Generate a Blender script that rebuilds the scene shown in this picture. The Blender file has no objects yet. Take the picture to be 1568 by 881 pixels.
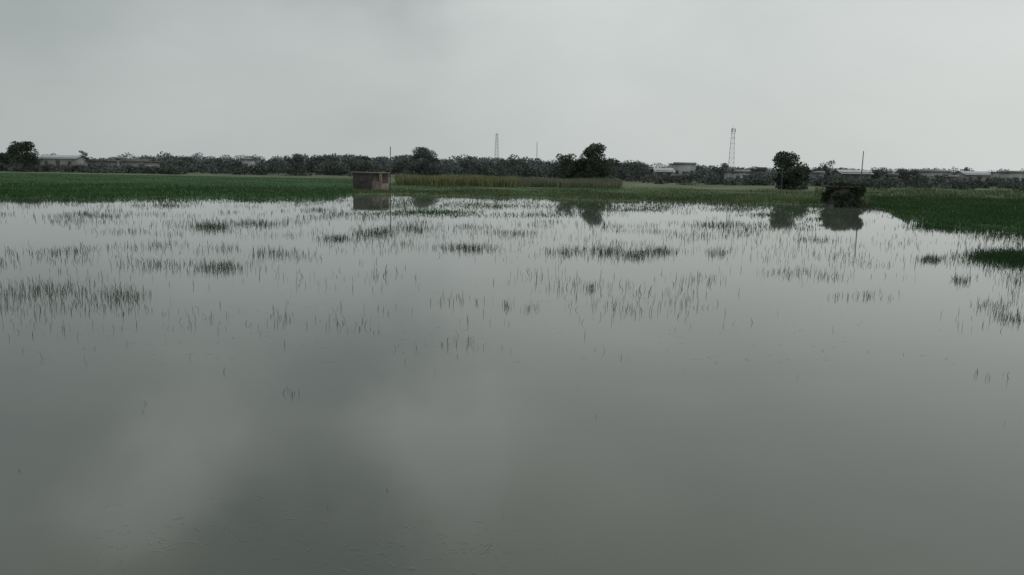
import bpy, math, random
import numpy as np
from mathutils import Matrix, Vector, Euler
random.seed(4); rng=np.random.default_rng(7)
sc=bpy.context.scene
H=2.5; PITCH=math.radians(8.69); ROLL=math.radians(1.0); F=1207.0
# ---------------- camera
cam=bpy.data.cameras.new("camera"); co=bpy.data.objects.new("camera",cam); sc.collection.objects.link(co)
cam.sensor_width=36; cam.lens=36*F/1568; cam.clip_end=20000; cam.clip_start=0.05
R=Matrix.Rotation(math.pi/2-PITCH,3,'X')@Matrix.Rotation(ROLL,3,'Z')
co.matrix_world=Matrix.Translation((0,0,H))@R.to_4x4()
sc.camera=co
sc.view_settings.view_transform='Standard'; sc.view_settings.look='None'; sc.view_settings.exposure=0
RN=np.array(R)
# pixel coordinates (u across, v down), cast through the camera -> real ground position
def site(u,v):
    d=RN@np.array([(u-784)/F,-(v-440.5)/F,-1.0]); t=H/(-d[2]); return d[0]*t,d[1]*t
def hor(u): return 256+(u-784)*0.01745
def at(u,D): return (u-787)/1221.0*D, D
def hgt(u,v,D): return H+(hor(u)-v)/1221.0*D

# ---------------- mesh helpers
def mesh_arr(name,V,T,mats,mi=None,tone=None,parent=None,smooth=False):
    V=np.asarray(V,dtype=np.float32); T=np.asarray(T,dtype=np.int32)
    me=bpy.data.meshes.new(name)
    me.vertices.add(len(V)); me.vertices.foreach_set("co",V.ravel())
    k=T.shape[1]
    me.loops.add(T.size); me.loops.foreach_set("vertex_index",T.ravel())
    me.polygons.add(len(T)); me.polygons.foreach_set("loop_start",np.arange(0,T.size,k,dtype=np.int32))
    try: me.polygons.foreach_set("loop_total",np.full(len(T),k,dtype=np.int32))
    except Exception: pass
    for m in mats: me.materials.append(m)
    if mi is not None: me.polygons.foreach_set("material_index",np.asarray(mi,dtype=np.int32))
    if smooth: me.polygons.foreach_set("use_smooth",np.ones(len(T),dtype=bool))
    if tone is not None:
        a=me.color_attributes.new("tone",'FLOAT_COLOR','POINT')
        tone=np.asarray(tone,dtype=np.float32)
        if tone.ndim==1: tone=np.stack([tone,tone,tone],1)
        a.data.foreach_set("color",np.concatenate([tone,np.ones((len(tone),1),np.float32)],1).ravel())
    me.update(calc_edges=True); me.validate()
    ob=bpy.data.objects.new(name,me); sc.collection.objects.link(ob)
    if parent: ob.parent=parent
    return ob

def mat(name,build):
    m=bpy.data.materials.new(name); m.use_nodes=True; nt=m.node_tree; b=nt.nodes["Principled BSDF"]
    build(nt,b); return m
def simple(name,c1,c2,scale=3,rough=0.85,attr=False,bump=0):
    def f(nt,b):
        N=nt.nodes;L=nt.links
        tc=N.new("ShaderNodeTexCoord"); no=N.new("ShaderNodeTexNoise"); no.inputs["Scale"].default_value=scale; no.inputs["Detail"].default_value=3
        L.new(tc.outputs["Object"],no.inputs["Vector"])
        r=N.new("ShaderNodeValToRGB"); r.color_ramp.elements[0].position=.35; r.color_ramp.elements[1].position=.65
        r.color_ramp.elements[0].color=(*c1,1); r.color_ramp.elements[1].color=(*c2,1)
        L.new(no.outputs["Fac"],r.inputs["Fac"]); out=r.outputs["Color"]
        if attr:
            a=N.new("ShaderNodeAttribute"); a.attribute_name="tone"
            mx=N.new("ShaderNodeMix"); mx.data_type='RGBA'; mx.blend_type='MULTIPLY'; mx.inputs["Factor"].default_value=1
            L.new(out,mx.inputs[6]); L.new(a.outputs["Color"],mx.inputs[7]); out=mx.outputs[2]
        L.new(out,b.inputs["Base Color"]); b.inputs["Roughness"].default_value=rough
        b.inputs["Specular IOR Level"].default_value=0.1
    return mat(name,f)
M_leaf=simple("foliage_mid_hazed",(.092,.110,.104),(.122,.138,.124),.6,.9,True)  # mid-distance leaves, paled and greyed to stand in for slight haze
M_leafn=simple("foliage_near",(.062,.080,.062),(.092,.108,.080),.8,.9,True)
M_far=simple("foliage_far_hazed",(.135,.158,.162),(.170,.190,.187),.2,.9,True)  # far leaves lightened and tinted bluish: distance haze put into the colour
M_haze=simple("foliage_horizon_hazed",(.26,.29,.305),(.31,.335,.345),.05,.95,True)  # palest leaf colour; the horizon haze is painted in, no haze volume
M_bark=simple("bark",(.06,.058,.052),(.10,.095,.085),4)
M_rice=simple("rice_blade",(.038,.088,.032),(.060,.114,.042),.15,.7,True)
M_weed=simple("weed_blade",(.080,.125,.058),(.130,.155,.078),.3,.75,True)
M_corn=simple("dry_crop",(.26,.255,.13),(.18,.205,.11),.35,.85,True)
M_corng=simple("green_crop",(.15,.18,.12),(.21,.215,.15),.2,.85,True)
M_reed=simple("reed",(.050,.066,.048),(.085,.100,.068),.5,.7,True)
M_straw=simple("straw",(.20,.22,.20),(.28,.30,.28),3,.7)
def brickf(c1,c2,mo):
    def f(nt,b):
        N=nt.nodes;L=nt.links
        tc=N.new("ShaderNodeTexCoord"); br=N.new("ShaderNodeTexBrick"); br.inputs["Scale"].default_value=4
        mp=N.new("ShaderNodeMapping"); mp.inputs["Rotation"].default_value=(math.pi/2,0,0); L.new(tc.outputs["Object"],mp.inputs["Vector"])
        L.new(mp.outputs["Vector"],br.inputs["Vector"])
        br.inputs["Color1"].default_value=(*c1,1); br.inputs["Color2"].default_value=(*c2,1); br.inputs["Mortar"].default_value=(*mo,1)
        no=N.new("ShaderNodeTexNoise"); no.inputs["Scale"].default_value=1.6; no.inputs["Detail"].default_value=8; L.new(tc.outputs["Object"],no.inputs["Vector"])
        r=N.new("ShaderNodeMapRange"); r.inputs[1].default_value=.3; r.inputs[2].default_value=.7; r.inputs[3].default_value=.6; r.inputs[4].default_value=1.15
        L.new(no.outputs["Fac"],r.inputs[0])
        mx=N.new("ShaderNodeMix"); mx.data_type='RGBA'; mx.blend_type='MULTIPLY'; mx.inputs["Factor"].default_value=1
        L.new(br.outputs["Color"],mx.inputs[6]); L.new(r.outputs[0],mx.inputs[7]); L.new(mx.outputs[2],b.inputs["Base Color"]); b.inputs["Roughness"].default_value=.9
    return f
M_brickd=mat("weathered_brick",brickf((.075,.068,.068),(.095,.082,.078),(.095,.09,.088)))
M_brickl=mat("pink_brick",brickf((.26,.20,.175),(.30,.23,.20),(.27,.25,.235)))
M_conc=simple("concrete",(.13,.13,.128),(.19,.188,.18),1.5,.9)
M_white=simple("limewash",(.36,.37,.37),(.48,.49,.48),.7,.9)
M_cream=simple("plaster",(.27,.27,.26),(.34,.34,.33),.7,.9)
M_dark=simple("dark_opening",(.10,.10,.10),(.12,.12,.12),2,.8)
M_tin=simple("tin_roof",(.36,.38,.40),(.46,.48,.49),.6,.6)
M_steel=simple("galvanised_steel",(.20,.21,.22),(.26,.27,.28),.5,.6)
M_red=simple("red_white_steel",(.34,.28,.28),(.36,.36,.36),.4,.6)
M_pole=simple("pole_concrete",(.11,.11,.108),(.16,.158,.155),2,.85)

# ---------------- blades
def blades(name,P,h,w,lean,m,tone=None,parent=None):
    P=np.asarray(P,float); n=len(P); h=np.broadcast_to(h,(n,)); w=np.broadcast_to(w,(n,))
    a=rng.uniform(0,2*math.pi,n); la=rng.uniform(0,2*math.pi,n); l=np.abs(rng.normal(0,lean,n))
    sx=np.stack([np.cos(a),np.sin(a),np.zeros(n)],1)*(w/2)[:,None]
    ld=np.stack([np.cos(la)*l,np.sin(la)*l,np.zeros(n)],1)*h[:,None]
    up=np.zeros((n,3)); up[:,2]=1
    b0=P-sx; b1=P+sx; m0=P+up*(h*.55)[:,None]+ld*.4-sx*.8; m1=P+up*(h*.55)[:,None]+ld*.4+sx*.8
    t=P+up*(h*(1-.25*np.minimum(l,1.2)))[:,None]+ld
    V=np.stack([b0,b1,m0,m1,t],1).reshape(-1,3)
    k=(np.arange(n)*5)[:,None,None]
    T=(np.array([[0,1,3],[0,3,2],[2,3,4]])[None]+k).reshape(-1,3)
    if tone is None: tone=rng.uniform(.6,1.35,n)
    tone=np.asarray(tone); tone=np.repeat(tone,5,axis=0)
    return mesh_arr(name,V,T,[m],tone=tone,parent=parent)

# ---------------- shoreline & terrain
shore=[(-900,312),(-300,306),(0,305),(200,304),(400,305),(520,303),(545,299),(600,298),(700,301),(800,304),(940,308),(1100,311),(1260,316),(1335,318),(1355,322),(1385,336),(1430,345),(1568,358),(1750,378),(2200,420)]
SS=[];SY=[]
for u,v in shore:
    x,y=site(u,v); SS.append(x/y); SY.append(y)
def shoreY(x,y):
    s=x/np.maximum(y,1); base=np.interp(s,SS,SY)
    return base+1.1*np.sin(x*.55+1)+.7*np.sin(x*1.37+y*.2)+.5*np.sin(x*3.1+.5)
xs=np.concatenate([np.linspace(-4000,-130,25)[:-1],np.linspace(-130,130,521),np.linspace(130,4000,25)[1:]])
ys=np.concatenate([np.linspace(-60,20,81)[:-1],np.linspace(20,100,201),np.linspace(100,320,111)[1:],np.geomspace(320,9000,22)[1:]])
X,Y=np.meshgrid(xs,ys); 
sd=Y-shoreY(X,Y)
Z=np.clip(sd*.12,-.35,.07)+.02*np.sin(X*.9)*np.sin(Y*.7)*(sd>0.8)
Z=np.where(Y>75,Z+.10*np.clip((Y-75)/10,0,1),Z)
Z=np.where(Y<1.5,-.35+np.clip((1.5-Y)*.5,0,1.25),Z)
V=np.stack([X,Y,Z],-1).reshape(-1,3)
ny,nx=X.shape
i=np.arange(ny-1)[:,None]*nx+np.arange(nx-1)[None]
Q=np.stack([i,i+1,i+nx+1,i+nx],-1).reshape(-1,4)
s=X/np.maximum(Y,1)
def sv(u): return (u-787)/1221
C=np.zeros((ny,nx,3)); 
C[:]=(.045,.095,.038)
mid=(s>sv(545))&(s<sv(1335))
C[mid]=(.075,.12,.055)
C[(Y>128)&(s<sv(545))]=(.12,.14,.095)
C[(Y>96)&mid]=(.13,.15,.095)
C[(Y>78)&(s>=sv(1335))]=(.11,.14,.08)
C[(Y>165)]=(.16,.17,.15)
C[Y<3]=(.13,.11,.08)
C[(sd<0.0)&(Y>3)]=(.07,.065,.045)
def gf(nt,b):
    N=nt.nodes;L=nt.links
    a=N.new("ShaderNodeAttribute"); a.attribute_name="tone"
    tc=N.new("ShaderNodeTexCoord")
    n1=N.new("ShaderNodeTexNoise"); n1.inputs["Scale"].default_value=.12; n1.inputs["Detail"].default_value=10; n1.inputs["Roughness"].default_value=.7
    L.new(tc.outputs["Object"],n1.inputs["Vector"])
    r=N.new("ShaderNodeMapRange"); r.inputs[1].default_value=.3; r.inputs[2].default_value=.7; r.inputs[3].default_value=.6; r.inputs[4].default_value=1.4
    L.new(n1.outputs["Fac"],r.inputs[0])
    mx=N.new("ShaderNodeMix"); mx.data_type='RGBA'; mx.blend_type='MULTIPLY'; mx.inputs["Factor"].default_value=1
    L.new(a.outputs["Color"],mx.inputs[6]); L.new(r.outputs[0],mx.inputs[7]); L.new(mx.outputs[2],b.inputs["Base Color"]); b.inputs["Roughness"].default_value=.95
    b.inputs["Specular IOR Level"].default_value=.1
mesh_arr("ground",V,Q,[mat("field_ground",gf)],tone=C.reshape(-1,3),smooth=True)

# ---------------- water
def wf(nt,b):
    N=nt.nodes;L=nt.links
    tc=N.new("ShaderNodeTexCoord")
    n=N.new("ShaderNodeTexNoise"); n.inputs["Scale"].default_value=.25; n.inputs["Detail"].default_value=4; L.new(tc.outputs["Object"],n.inputs["Vector"])
    r=N.new("ShaderNodeValToRGB"); r.color_ramp.elements[0].position=.35; r.color_ramp.elements[1].position=.7
    r.color_ramp.elements[0].color=(.104,.114,.101,1); r.color_ramp.elements[1].color=(.122,.130,.110,1)
    L.new(n.outputs["Fac"],r.inputs["Fac"]); L.new(r.outputs["Color"],b.inputs["Base Color"])
    b.inputs["Roughness"].default_value=.03; b.inputs["IOR"].default_value=1.42
    w=N.new("ShaderNodeTexNoise"); w.inputs["Scale"].default_value=2.2; w.inputs["Detail"].default_value=2; L.new(tc.outputs["Object"],w.inputs["Vector"])
    bp=N.new("ShaderNodeBump"); bp.inputs["Strength"].default_value=.05; bp.inputs["Distance"].default_value=.01
    L.new(w.outputs["Fac"],bp.inputs["Height"]); L.new(bp.outputs["Normal"],b.inputs["Normal"])
mesh_arr("flood_water",[(-600,-1,0),(600,-1,0),(600,95,0),(-600,95,0)],[(0,1,2,3)],[mat("muddy_water",wf)])

# ---------------- rice fields and banks
def scatter(n,u0,u1,D0,D1,edge=-1.5,pw=1.0):
    s=rng.uniform(sv(u0),sv(u1),n); 
    y=D0+(D1-D0)*rng.uniform(0,1,n)**pw
    x=s*y; d=y-shoreY(x,y); k=(d>edge)&((d>0.3)|(rng.uniform(0,1,n)<.35))
    x=x[k];y=y[k]; z=np.where(d[k]>.3,.05,-.02)
    return np.stack([x,y,z],1)
def patchy(P,a=.25,f=.35):
    x,y=P[:,0],P[:,1]
    return 1+a*np.sin(x*f+1.3*np.sin(y*.21))*np.cos(y*f*.6+1.1*np.sin(x*.17))
P=scatter(70000,-250,548,42,128,-2,1.3)
blades("rice_field",P,rng.uniform(.16,.28,len(P))*patchy(P,.12),.04,.35,M_rice,tone=rng.uniform(.85,1.2,len(P))*patchy(P,.12,.11))
P=scatter(55000,1335,1800,30,85,-2,1.0)
blades("rice_field",P,rng.uniform(.16,.28,len(P))*patchy(P,.12),.035,.35,M_rice,tone=rng.uniform(.8,1.15,len(P))*patchy(P,.15,.15))
P=scatter(50000,540,1345,55,100,-2,1.2)
blades("bank_grass",P,rng.uniform(.12,.34,len(P))*patchy(P,.4,.5),.04,.4,M_weed,tone=rng.uniform(.6,1.3,len(P))*patchy(P,.25,.3))
P=scatter(14000,1250,1800,78,120,-2,1.2)
blades("bank_grass",P,rng.uniform(.15,.6,len(P))*patchy(P,.5,.5),.05,.4,M_weed,tone=rng.uniform(.6,1.2,len(P)))
P=scatter(20000,606,790,92,112)
blades("dry_crop_field",P,rng.uniform(.9,1.4,len(P))*patchy(P,.18,.6),.08,.3,M_corn,tone=rng.uniform(.5,1.35,len(P)))
P=scatter(20000,775,952,95,120)
blades("green_crop_field",P,rng.uniform(.7,1.15,len(P))*patchy(P,.18,.6),.08,.3,M_corng)
def cluster(u,v,ru,rv,n):
    uu=rng.normal(u,ru,n); vv=rng.normal(v,rv,n); out=[]
    for a,b in zip(uu,vv):
        if b<302: continue
        x,y=site(a,b); out.append((x,y,-.03))
    return out
L=[]
for (u,v,ru,rv,n) in [(1568,396,42,7,4500),(1650,402,50,10,4000),(1512,392,20,4,700),(1530,362,30,4,500),(1428,348,22,2.5,700),(1600,372,30,6,700),(1480,352,40,3,500)]:
    L+=cluster(u,v,ru,rv,n)
L=np.array(L); blades("rice_patch",L,rng.uniform(.10,.22,len(L)),.014,.4,M_rice,tone=rng.uniform(.6,1.1,len(L)))
L=[]
for (u,v,ru,rv,n) in [(660,325,35,2.2,1100),(640,306,30,3,700),(740,315,40,3,1100),(900,316,50,2.5,1100),(960,322,30,1.5,400),(1010,316,25,2,500),(1130,320,30,2,700),(1180,330,25,2,350),(1240,324,30,2.5,700),(1260,336,20,2,240),
   (250,308,90,1.5,800),(60,308,60,1.2,500),(450,308,60,1.5,600),(240,303.5,10,.8,120),(610,312,20,3,300),(1380,330,10,3,250),(1200,345,40,3,240),(840,330,40,2,300),(560,328,40,2,280),(700,330,50,2,350)]:
    L+=cluster(u,v,ru,rv,n)
L=np.array(L); blades("shallows_grass",L,rng.uniform(.06,.16,len(L)),.03,.5,M_rice,tone=rng.uniform(.8,1.7,len(L)))

# ---------------- reeds standing in the water
L=[]
for c in [(60,446,60,8,420),(190,455,20,7,190),(120,470,60,8,140),(20,470,30,12,60),(330,409,20,5,200),(345,382,12,3,60),(322,348,18,2.2,360),(230,407,30,4,120),(420,388,22,3.5,150),(460,395,22,3,40),
  (340,341,60,3,320),(400,343,30,2.5,240),(515,366,14,2.5,190),(575,357,18,4.5,440),(640,352,18,3,190),(720,381,25,3.5,300),(870,387,22,4,220),(930,386,18,6,320),(975,392,12,4,240),(1010,386,12,4,190),
  (1100,388,10,3.5,110),(1095,345,25,2.5,300),(1130,350,40,5,280),(1070,362,30,4,160),(900,440,35,7,70),(905,443,5,3,20),(850,425,40,7,60),(700,462,40,7,34),(778,470,4,3,16),(810,474,8,3,16),(1020,455,45,10,70),
  (1060,430,25,6,60),(1210,420,35,4,70),(1275,425,14,3,40),(1330,455,28,3,44),(1425,398,12,2.5,220),(1471,430,7,3,80),(1520,470,16,4,80),(1545,488,16,4,90),(1560,430,12,7,90),(1560,455,18,7,40),
  (430,488,12,8,26),(510,497,30,6,20),(545,505,16,7,16),(690,523,16,5,22),(717,523,3,3,8),(440,605,12,5,7),(300,490,40,10,26),(90,500,70,16,36),(960,475,60,10,26),(1080,490,40,12,14),
  (590,425,30,8,30),(500,430,60,10,40),(1180,380,60,10,120),(1280,375,50,10,90),(1380,370,30,6,60),(1500,500,50,12,14),(1510,575,18,4,6),(620,535,22,5,6),(230,625,12,5,4),(730,535,22,3,6),(955,550,20,4,4)]:
    L+=cluster(*c[:4],int(c[4]*1.1))
n=0
while n<10500:
    u=rng.uniform(-60,1640); v=306+rng.exponential(32)
    if v>505: continue
    x,y=site(u,v)
    g=.5+.5*math.sin(x*.55+2*math.sin(y*.23)+1)*math.cos(y*.42+1.5*math.sin(x*.31))
    g2=.5+.5*math.sin(x*1.7+y*.9)*math.cos(y*1.3-x*.6)
    dens=(g**2.2)*(.10+.9*g2**1.5)
    if u>1330 and v<440: dens*=.35
    if rng.uniform()<dens:
        # tillering clumps of very different size
        k=1+int(min(60,rng.exponential(2.0) if rng.uniform()<.75 else rng.exponential(14))); sp=.07+.045*math.sqrt(k)
        for _ in range(k):
            L.append((x+rng.normal(0,sp*1.5),y+rng.normal(0,sp),-.03)); n+=1
for _ in range(30):
    u=rng.uniform(-20,1600); v=rng.uniform(480,600); x,y=site(u,v); L.append((x,y,-.03))
for u,v in [(30,722),(593,752),(660,800),(437,752),(770,792),(502,780),(1330,540),(1545,580),(1537,650),(1492,575),(132,560),(415,610),(448,606),(458,606),(325,765),(65,548),(915,640)]:
    x,y=site(u,v); L.append((x,y,-.03))
L=np.array(L); d=L[:,1]
h=(rng.uniform(.05,.15,len(L))+rng.uniform(0,.08,len(L)))*np.interp(d,[5,10,16,30,60],[.32,.62,.95,1,1.2])+.03
w=np.interp(d,[5,10,20,60],[.004,.007,.011,.024])*rng.uniform(.6,1.2,len(L))
blades("water_reeds",L,h,w,.34,M_reed,tone=rng.uniform(.5,1.6,len(L)))
V=[];T=[]
def straw(x,y,l,w,a):
    b=len(V); bend=rng.normal(0,.3); px,py=x,y
    for k in range(5):
        aa=a+bend*k; nx_,ny_=-math.sin(aa)*w/2,math.cos(aa)*w/2
        z=.003+.003*math.sin(k*.8)
        V.append((px+nx_,py+ny_,z)); V.append((px-nx_,py-ny_,z))
        px+=math.cos(aa)*l/4; py+=math.sin(aa)*l/4
    for k in range(4): T.append((b+2*k,b+2*k+1,b+2*k+3,b+2*k+2))
for (u,v,ru,rv,n) in [(230,835,45,16,30),(400,815,50,26,26),(580,850,45,14,30),(720,840,40,18,32),(330,800,80,22,10),(640,815,70,22,14),(860,850,60,14,3)]:
    for _ in range(n):
        x,y=site(rng.normal(u,ru),min(rng.normal(v,rv),900)); straw(x,y,rng.uniform(.02,.09),rng.uniform(.0014,.0034),rng.normal(.2,.8))
for _ in range(160):
    x,y=site(rng.uniform(50,1500),rng.uniform(430,560)); straw(x,y,rng.uniform(.05,.15),.005,rng.uniform(0,6))
mesh_arr("floating_straw",V,T,[M_straw])

# ---------------- trees
def cone(V,T,MI,p0,p1,r0,r1,mi=0,k=6,TN=None):
    p0=np.array(p0,float);p1=np.array(p1,float); d=p1-p0; d/=np.linalg.norm(d)+1e-9
    a=np.cross(d,[.3,.9,.1]); a/=np.linalg.norm(a); c=np.cross(d,a); b=len(V)
    for j in range(k):
        t=2*math.pi*j/k; V.append(p0+r0*(a*math.cos(t)+c*math.sin(t)))
        V.append(p1+r1*(a*math.cos(t)+c*math.sin(t)))
    for j in range(k):
        q=(j+1)%k; T.append((b+2*j,b+2*q,b+2*q+1)); T.append((b+2*j,b+2*q+1,b+2*j+1)); MI+= [mi,mi]
def leafset(c,r,n,size):
    d=rng.normal(0,1,(n,3)); d/=np.linalg.norm(d,axis=1)[:,None]
    rad=rng.uniform(.35,1.08,n)**.6
    p=np.array(c)+d*rad[:,None]*np.array(r)
    a=rng.normal(0,1,(n,3)); a/=np.linalg.norm(a,axis=1)[:,None]
    b=np.cross(a,rng.normal(0,1,(n,3))); b/=np.linalg.norm(b,axis=1)[:,None]
    s=(size*rng.uniform(.5,1.2,n))[:,None]
    V=np.stack([p-a*s*.5,p+b*s*.36,p+a*s*.5,p-b*s*.36],1).reshape(-1,3)
    return V,n
def crown_mesh(V,T,MI,TN,clumps,dens,size,mi=1):
    Vs=[np.array(V).reshape(-1,3)] if len(V) else []; Ts=[np.array(T).reshape(-1,3)] if len(T) else []
    base=len(V); tn=[np.ones(base)]; mis=[np.array(MI)]
    for c,r in clumps:
        n=int(dens*r[0]*r[2]) +8
        v,n=leafset(c,r,n,size); k=(np.arange(n)*4)[:,None,None]+base
        Ts.append((np.array([[0,1,2],[0,2,3]])[None]+k).reshape(-1,3)); Vs.append(v); base+=4*n
        t=rng.uniform(.65,1.4)*rng.uniform(.8,1.2,n); tn.append(np.repeat(t,4)); mis.append(np.full(2*n,mi))
    return np.concatenate(Vs),np.concatenate(Ts),np.concatenate(mis),np.concatenate(tn)
def tree(name,u,D,h,w,z0=.1,crown0=.25,n=18,leaf=M_leafn,size=.28,dens=300,lean=0,shape='round',wide=1):
    x,y=at(u,D); V=[];T=[];MI=[]; top=np.array([x+lean,y,h*.5])
    cone(V,T,MI,(x,y,-.1),(x+lean*.5,y,h*.28),h*.035,h*.026); cone(V,T,MI,(x+lean*.5,y,h*.28),top,h*.026,h*.014)
    cl=[]
    for j in range(n):
        t=(j+.5)/n; zz=crown0+(1-crown0)*t*.92
        if shape=='round': prof=math.sqrt(max(0,1-((t-.42)/.62)**2))
        elif shape=='umbrella': prof=.35+.65*min(1,t*1.6) if t<.8 else .7
        else: prof=math.sqrt(max(.05,1-t))**1.0
        a=rng.uniform(0,2*math.pi); rr=prof*w*.5*rng.uniform(.3,.9)
        r=w*rng.uniform(.14,.24)
        c=(x+lean*zz+math.cos(a)*rr,y+math.sin(a)*rr,max(h*zz,r*.6))
        c=(c[0],c[1],min(c[2],h-r*.7))
        cl.append((c,(r,r,r*.75)))
        if j%2==0: cone(V,T,MI,(x+lean*.6,y,h*rng.uniform(.25,.45)),c,h*.012,h*.004,k=5)
    A=crown_mesh(V,T,MI,None,cl,dens,size)
    return mesh_arr(name,A[0],A[1],[M_bark,leaf],mi=A[2],tone=A[3])
def TR(name,u,vt,D,wu,**k): return tree(name,u,D,hgt(u,vt,D),wu/1221*D,**k)
TR("mango_tree",38,217,140,46,crown0=.30,n=24,lean=-.3)
TR("mango_tree",8,234,150,38,crown0=.05,n=16)
TR("small_tree",127,230,190,18,crown0=.35,n=10,leaf=M_leaf)
TR("neem_tree",452,236,190,38,crown0=.1,n=18,leaf=M_leaf)
TR("neem_tree",645,226,160,50,crown0=.1,n=28,leaf=M_leaf)
TR("neem_tree",866,235,128,42,crown0=.15,n=20,shape='umbrella')
TR("neem_tree",912,220,125,48,crown0=.15,n=28)
TR("neem_tree",893,243,128,60,crown0=.02,n=22)
TR("broadleaf_tree",1209,233,107,54,crown0=.05,n=34,dens=320)
TR("broadleaf_tree",1228,254,109,28,crown0=.02,n=14,dens=320)
TR("acacia_tree",1270,246,140,26,crown0=.45,n=10,shape='umbrella',dens=150,leaf=M_leaf)
TR("acacia_tree",970,249,170,48,crown0=.05,n=20,leaf=M_leaf)
TR("small_tree",1390,259,160,48,crown0=.05,n=16,leaf=M_leaf)
TR("small_tree",1476,255,200,12,crown0=.4,n=7,leaf=M_leaf)
TR("small_tree",1345,260,165,34,crown0=.05,n=14,leaf=M_leaf)
TR("small_tree",556,238,175,40,crown0=.02,n=18,leaf=M_leaf)
TR("small_tree",284,240,185,40,crown0=.02,n=16,leaf=M_leaf)
TR("small_tree",1105,250,190,30,crown0=.05,n=12,leaf=M_leaf)
TR("small_tree",337,242,190,20,crown0=.1,n=9,leaf=M_leaf)
TR("small_tree",510,241,180,36,crown0=.02,n=14,leaf=M_leaf)
TR("small_tree",790,243,175,44,crown0=.02,n=16,leaf=M_leaf)
prof=[(-200,240),(0,244),(60,249),(150,247),(175,251),(235,243),(262,242),(305,247),(330,244),(365,248),(430,247),(480,243),(545,241),(572,247),(600,245),(625,240),(680,244),(740,246),(800,245),(845,250),(860,248),(940,250),(985,254),(1000,262),(1030,264),(1060,260),(1120,260),(1180,262),(1245,262),(1300,267),(1400,264),(1450,267),(1568,267),(1800,266)]
pu=[p[0] for p in prof]; pv=[p[1] for p in prof]
def belt(name,D0,D1,step,off,wr,m,dens,size,u0=-200,u1=1800,sg=2.0):
    cl=[];u=u0
    while u<u1:
        u+=step*rng.uniform(.4,1.6); D=rng.uniform(D0,D1); x,y=at(u,D)
        h=max(1.4,hgt(u,np.interp(u,pu,pv)+off+rng.normal(0,sg),D)); w=wr*D/1221*rng.uniform(.6,1.4)
        for _ in range(6):
            r=w*rng.uniform(.24,.38); z=rng.uniform(.1,1)*h; cl.append(((x+rng.normal(0,w*.28),y+rng.normal(0,w*.3),min(max(z,.3),h-r*.5)),(r,r,min(r*.75,h*.5))))
    A=crown_mesh([],[],[],None,cl,dens,size,mi=0)
    return mesh_arr(name,A[0],A[1],[m],mi=A[2],tone=A[3])
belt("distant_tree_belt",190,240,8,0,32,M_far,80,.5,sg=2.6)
belt("hedge_row",150,175,10,5,26,M_leaf,100,.40,240,1000,sg=2.8)
belt("hedge_row",142,150,8,13,22,M_leaf,100,.34,-200,270)
belt("hedge_row",125,150,9,8,24,M_leaf,100,.36,985,1800,sg=2.8)
def belt2():
    cl=[];x=-900
    while x<900:
        x+=rng.uniform(3,8); D=rng.uniform(620,760); h=rng.uniform(5.0,8.0)+1.2*math.sin(x*.02)
        cl.append(((x,D,h*.5),(rng.uniform(4,8),4,h*.55)))
    A=crown_mesh([],[],[],None,cl,7,1.5,mi=0)
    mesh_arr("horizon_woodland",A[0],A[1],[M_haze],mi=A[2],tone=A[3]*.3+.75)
belt2()

# ---------------- buildings
def box(name,x0,x1,y0,y1,z0,z1,m,parent,bev=0):
    V=[(x0,y0,z0),(x1,y0,z0),(x1,y1,z0),(x0,y1,z0),(x0,y0,z1),(x1,y0,z1),(x1,y1,z1),(x0,y1,z1)]
    Fc=[(0,3,2,1),(4,5,6,7),(0,1,5,4),(1,2,6,5),(2,3,7,6),(3,0,4,7)]
    o=mesh_arr(name,V,Fc,[m],parent=parent)
    if bev:
        b=o.modifiers.new("b",'BEVEL'); b.width=bev; b.segments=2
    return o
def empty(name,x,y,z=0,rz=0):
    e=bpy.data.objects.new(name,None); sc.collection.objects.link(e); e.location=(x,y,z); e.rotation_euler=(0,0,rz); return e
def house(name,u,D,wu,vt,m,depth=5,rz=0,wins=2,roof='flat',storeys=1):
    x,y=at(u,D); w=wu/1221*D; h=hgt(u,vt,D); e=empty(name,x,y,.05,rz)
    box("walls",-w/2,w/2,0,depth,0,h-.2,m,e)
    if roof=='flat':
        box("roof_slab",-w/2-.3,w/2+.3,-.3,depth+.3,h-.2,h-.05,M_conc,e)
        box("parapet",-w/2-.1,w/2+.1,-.1,.05,h-.05,h+.25,m,e)
    elif roof=='tin':
        V=[(-w/2-.4,-.5,h-.5),(w/2+.4,-.5,h-.5),(w/2+.4,depth/2,h+.3),(-w/2-.4,depth/2,h+.3),(w/2+.4,depth+.5,h-.5),(-w/2-.4,depth+.5,h-.5)]
        mesh_arr("tin_roof",V,[(0,1,2,3),(3,2,4,5)],[M_tin],parent=e)
        mesh_arr("gable",[(-w/2,.01,h-.2),(-w/2,depth,h-.2),(-w/2,depth/2,h+.15),(w/2,.01,h-.2),(w/2,depth,h-.2),(w/2,depth/2,h+.15)],[(0,1,2),(3,5,4)],[m],parent=e)
    n=wins+1
    for k in range(n):
        cx=-w/2+w*(k+.5)/n
        if k==n//2:
            box("door",cx-.45,cx+.45,-.04,.0-.003,0,min(2,h*.7),M_dark,e); box("door_lintel",cx-.6,cx+.6,-.07,-.003,min(2,h*.7)+.003,min(2,h*.7)+.12,M_conc,e)
        else:
            box("window",cx-.35,cx+.35,-.03,-.003,h*.42,h*.42+.7,M_dark,e); box("window_sill",cx-.5,cx+.5,-.08,-.003,h*.42-.1,h*.42-.003,M_conc,e)
    return e
house("tin_roof_shed",88,185,54,240,M_cream,roof='tin',wins=2)
house("village_house",206,153,40,247,M_cream,wins=1)
house("village_house",186,157,14,243,M_white,wins=0)
house("village_house",376,186,16,244,M_white,wins=0,depth=3)
house("village_house",150,184,26,246,M_conc,wins=1)
house("village_house",1048,180,34,251,M_white,wins=2)
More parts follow.
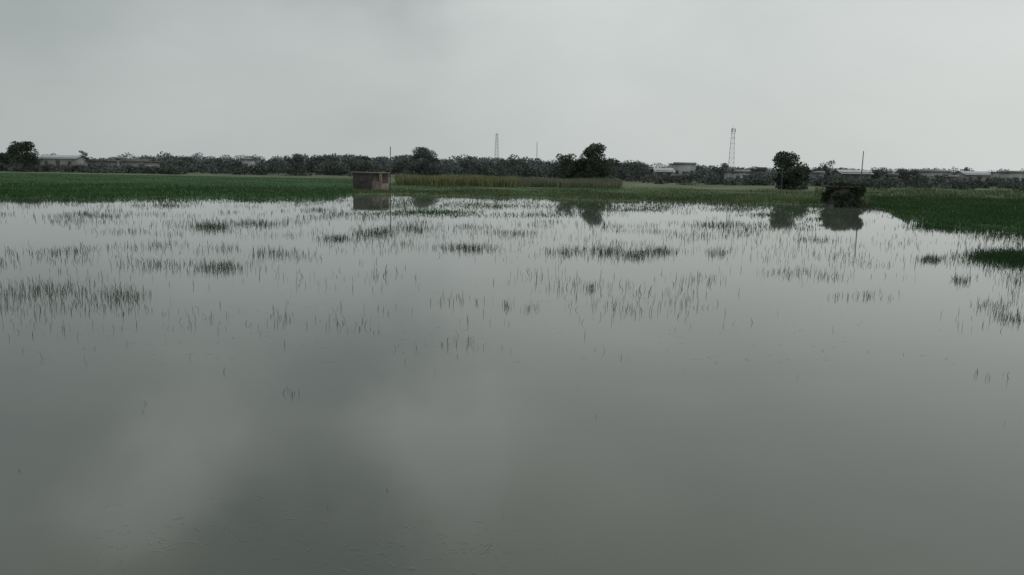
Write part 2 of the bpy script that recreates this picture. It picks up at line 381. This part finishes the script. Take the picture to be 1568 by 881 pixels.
house("tin_roof_shed",1018,170,26,260,M_cream,roof='tin',wins=1)
house("village_house",1136,132,26,263,M_white,wins=1,rz=.3,depth=3)
house("village_house",1166,137,14,259,M_conc,wins=0,depth=3)
house("tin_roof_shed",1312,160,44,263,M_conc,roof='tin',wins=2)
house("village_house",1255,138,14,265,M_white,wins=0,depth=3)
house("village_house",1434,170,44,263,M_white,wins=3)
house("tin_roof_shed",1500,175,40,265,M_cream,roof='tin',wins=2)
house("village_house",1556,165,34,264,M_white,wins=2)
house("village_house",1368,137,14,268,M_cream,wins=1,depth=3)
house("village_house",1460,134,14,271,M_white,wins=1,depth=3)
x,y=at(560,74.5)
e=empty("brick_pump_house",x,y,.0,math.radians(-14))
hh=1.72
box("plinth",-1.45,1.62,-.12,1.9,-.3,.18,M_conc,e,.02)
box("front_wall",-1.35,.62,0,.2,.18,hh-.05,M_brickd,e,.015)
box("left_wall",-1.35,-1.15,.2,1.8,.18,hh-.05,M_brickd,e,.01)
box("back_wall",-1.15,1.55,1.6,1.8,.18,hh-.05,M_brickl,e,.01)
box("porch_pier",1.33,1.55,-.02,.2,.18,hh-.05,M_brickl,e,.015)
box("porch_side_wall",1.35,1.55,.2,1.6,.18,.75,M_brickl,e,.01)
box("partition_wall",.42,.62,.2,1.6,.18,hh-.05,M_brickl,e,.01)
box("low_brick_wall",.62,1.33,.0,.16,.18,.95,M_brickl,e,.01)
box("roof_slab",-1.5,.85,-.15,1.95,hh-.05,hh+.07,M_conc,e,.015)
box("porch_slab",.85,1.66,-.1,1.9,hh-.02,hh+.06,M_brickl,e,.015)
box("window_recess",-.75,-.25,-.012,-.002,.75,1.15,M_brickd,e)
box("outlet_pipe",1.62,2.0,.4,.55,.05,.2,M_steel,e,.05)
x,y=at(1304,58.5)
e=empty("overgrown_pump_house",x,y,0,math.radians(12))
box("plinth",-1.1,1.0,-.1,1.7,-.3,.14,M_conc,e,.02)
box("front_wall",-1.0,.9,0,.18,.14,1.42,M_brickd,e,.015)
box("left_wall",-1.0,-.82,.18,1.6,.14,1.42,M_brickd,e,.015)
box("right_wall",.72,.9,.18,1.6,.14,1.42,M_brickd,e,.015)
box("back_wall",-.82,.72,1.42,1.6,.14,1.42,M_brickd,e,.015)
box("roof_slab",-1.2,1.12,-.18,1.8,1.42,1.54,M_brickd,e,.02)
box("doorway",-.25,.3,-.02,-.003,.14,1.1,M_dark,e)
cl=[]
for _ in range(75):
    xx=rng.uniform(-1.15,1.1); f=rng.uniform()
    if f<.35: c=(xx,rng.uniform(-.2,1.7),rng.uniform(1.5,1.64))
    elif f<.8: c=(xx,rng.uniform(-.28,-.05),rng.uniform(.2,1.5))
    else: c=(rng.choice([-1.15,1.05]),rng.uniform(0,1.5),rng.uniform(.3,1.4))
    r=rng.uniform(.12,.28); cl.append((c,(r,r*.8,r*.7)))
A=crown_mesh([],[],[],None,cl,4500,.09,mi=0); mesh_arr("creeper",A[0],A[1],[M_leafn],mi=A[2],tone=A[3][:,None]*np.array([[.6,.72,.5]]),parent=e)
cl=[((-1.3+.2*k+rng.normal(0,.05),rng.uniform(-.4,.1),.15),(.18,.18,.2)) for k in range(15)]
A=crown_mesh([],[],[],None,cl,3500,.09,mi=0); mesh_arr("base_weeds",A[0],A[1],[M_leafn],mi=A[2],tone=A[3],parent=e)

# ---------------- poles
def pole(name,u,vt,D,r=.07,tilt=0,arms=True,m=M_pole):
    x,y=at(u,D); h=hgt(u,vt,D); V=[];T=[];MI=[]
    cone(V,T,MI,(x,y,-.3),(x+tilt*h,y,h),r,r*.6,k=8)
    if arms:
        for z in (h-.25,):
            xx=x+tilt*z; cone(V,T,MI,(xx-.3,y-.2,z),(xx+.3,y+.2,z),.022,.022,k=4)
            for q in (-.28,0,.28): cone(V,T,MI,(xx+q,y+q*.66,z),(xx+q,y+q*.66,z+.12),.025,.015,k=5)
    return mesh_arr(name,V,T,[m])
pole("utility_pole",597,225,73,.06,.01,False)
pole("utility_pole",1319,232,63,.05,.005,False)
pole("utility_pole",822,218,109,.05,-.01,False)
pole("utility_pole",943,253,100,.06,0)
pole("utility_pole",368,240,165,.08,0)
pole("utility_pole",1198,258,100,.05,0,False)
pole("utility_pole",1283,262,110,.05,0,False)
pole("utility_pole",700,243,150,.06,0)
def mast(name,u,vt,D,wb,wt,m,seg=12,r=.1,ant=True):
    x,y=at(u,D); h=hgt(u,vt,D); V=[];T=[];MI=[]
    def c(k,j):
        t=k/seg; w=(wb+(wt-wb)*t)/2; a=math.pi/2*(j%4)+.5; return (x+math.cos(a)*w*1.41,y+math.sin(a)*w*1.41,h*.95*t)
    for k in range(seg):
        for j in range(4):
            cone(V,T,MI,c(k,j),c(k+1,j),r,r,k=4); cone(V,T,MI,c(k+1,j),c(k+1,j+1),r*.5,r*.5,k=4)
            cone(V,T,MI,c(k,j),c(k+1,j+1),r*.5,r*.5,k=4)
    cone(V,T,MI,(x,y,h*.93),(x,y,h),.07,.03,k=5)
    if ant:
        for a in range(3):
            t=a*math.pi*2/3; q=(x+math.cos(t)*(wt*.5+.35),y+math.sin(t)*(wt*.5+.35),h*.88)
            cone(V,T,MI,q,(q[0],q[1],h*.96),.12,.12,k=4)
        cone(V,T,MI,(x,y-wt*.6,h*.78),(x,y-wt*.6-.3,h*.78),.3,.35,k=12)
    return mesh_arr(name,V,T,[m])
mast("cell_tower",1119,195,330,2.5,1.1,M_steel,seg=10,r=.06)
mast("radio_mast",760,203,400,2.2,.8,M_red,seg=11,r=.06,ant=False)

# ---------------- sky & light
w=bpy.data.worlds.new("World"); sc.world=w; w.use_nodes=True; nt=w.node_tree; N=nt.nodes; Lk=nt.links
bg=N["Background"]; out=N["World Output"]
SE,SA=math.radians(52),math.radians(40)
sky=N.new("ShaderNodeTexSky"); sky.sky_type='NISHITA'; sky.sun_disc=False; sky.sun_elevation=SE; sky.sun_rotation=SA
sky.dust_density=4
bg.inputs["Strength"].default_value=.06; Lk.new(sky.outputs["Color"],bg.inputs["Color"])
tc=N.new("ShaderNodeTexCoord")
def math_(op,a,b=None,clamp=False):
    m=N.new("ShaderNodeMath"); m.operation=op; m.use_clamp=clamp
    for i,v in enumerate([a,b]):
        if v is None: continue
        if isinstance(v,(int,float)): m.inputs[i].default_value=v
        else: Lk.new(v,m.inputs[i])
    return m.outputs[0]
sep=N.new("ShaderNodeSeparateXYZ"); Lk.new(tc.outputs["Generated"],sep.inputs[0])
mp=N.new("ShaderNodeMapping"); mp.inputs["Scale"].default_value=(1,1,2.4); mp.inputs["Location"].default_value=(3.1,1.7,.4); Lk.new(tc.outputs["Generated"],mp.inputs["Vector"])
n1=N.new("ShaderNodeTexNoise"); n1.inputs["Scale"].default_value=3.0; n1.inputs["Detail"].default_value=5; n1.inputs["Roughness"].default_value=.5; n1.inputs["Distortion"].default_value=.3
Lk.new(mp.outputs["Vector"],n1.inputs["Vector"])
nz=math_('SUBTRACT',n1.outputs["Fac"],.5)
lum=math_('ADD',.605,math_('MULTIPLY',sep.outputs["X"],.19))
lum=math_('ADD',lum,math_('MULTIPLY',nz,math_('ADD',.12,math_('MULTIPLY',math_('MAXIMUM',sep.outputs["Z"],0),.5))))
def dirv(u,v,below):
    d=RN@np.array([(u-784)/F,-(v-440.5)/F,-1.0]); d/=np.linalg.norm(d)
    if below: d[2]=-d[2]
    return d
def blob(u,v,below,rad,amp,stretch=1.0):
    d=dirv(u,v,below)
    vm=N.new("ShaderNodeVectorMath"); vm.operation='SUBTRACT'; Lk.new(warp,vm.inputs[0]); vm.inputs[1].default_value=d
    sc_=N.new("ShaderNodeVectorMath"); sc_.operation='MULTIPLY'; Lk.new(vm.outputs[0],sc_.inputs[0]); sc_.inputs[1].default_value=(1/stretch,1/stretch,1)
    ln=N.new("ShaderNodeVectorMath"); ln.operation='LENGTH'; Lk.new(sc_.outputs[0],ln.inputs[0])
    mr=N.new("ShaderNodeMapRange"); mr.interpolation_type='SMOOTHERSTEP'; Lk.new(ln.outputs["Value"],mr.inputs[0])
    mr.inputs[1].default_value=rad; mr.inputs[2].default_value=0; mr.inputs[3].default_value=0; mr.inputs[4].default_value=amp
    return mr.outputs[0]
wn=N.new("ShaderNodeTexNoise"); wn.inputs["Scale"].default_value=5; wn.inputs["Detail"].default_value=4; Lk.new(tc.outputs["Generated"],wn.inputs["Vector"])
ws=N.new("ShaderNodeVectorMath"); ws.operation='MULTIPLY_ADD'; Lk.new(wn.outputs["Color"],ws.inputs[0]); ws.inputs[1].default_value=(.26,.26,.20); 
off=N.new("ShaderNodeVectorMath"); off.operation='SUBTRACT'; Lk.new(tc.outputs["Generated"],off.inputs[0]); off.inputs[1].default_value=(.13,.13,.10)
Lk.new(off.outputs[0],ws.inputs[2]); warp=ws.outputs[0]
for a in [(620,20,False,.10,-.05,1.5),(850,80,False,.2,.04,1.6),(100,40,False,.25,.03,1.5),
          (60,600,True,.18,-.11,1.2),(560,575,True,.13,-.14,1.2),(240,725,True,.15,.32,1.0),(640,715,True,.17,.34,1.3),(470,880,True,.22,-.38,1.4),(900,650,True,.25,.06,1.2)]:
    lum=math_('ADD',lum,blob(*a))
lum=math_('MAXIMUM',lum,.12)
ramp=N.new("ShaderNodeValToRGB"); e0,e1=ramp.color_ramp.elements
e0.position=.2; e0.color=(.175,.205,.215,1); e1.position=.85; e1.color=(.80,.83,.81,1)
m_=ramp.color_ramp.elements.new(.50); m_.color=(.420,.462,.455,1)
Lk.new(lum,ramp.inputs["Fac"])
bg2=N.new("ShaderNodeBackground"); Lk.new(ramp.outputs["Color"],bg2.inputs["Color"]); bg2.inputs["Strength"].default_value=1.0
mix=N.new("ShaderNodeMixShader"); mix.inputs[0].default_value=.93
Lk.new(bg.outputs[0],mix.inputs[1]); Lk.new(bg2.outputs[0],mix.inputs[2]); Lk.new(mix.outputs[0],out.inputs["Surface"])
sl=bpy.data.lights.new("sun",'SUN'); sl.energy=.6; sl.angle=math.radians(20); sl.color=(1,.97,.92)
so=bpy.data.objects.new("sun",sl); sc.collection.objects.link(so)
dv=Vector((math.sin(SA)*math.cos(SE),math.cos(SA)*math.cos(SE),math.sin(SE)))
so.rotation_euler=(-dv).to_track_quat('-Z','Y').to_euler()
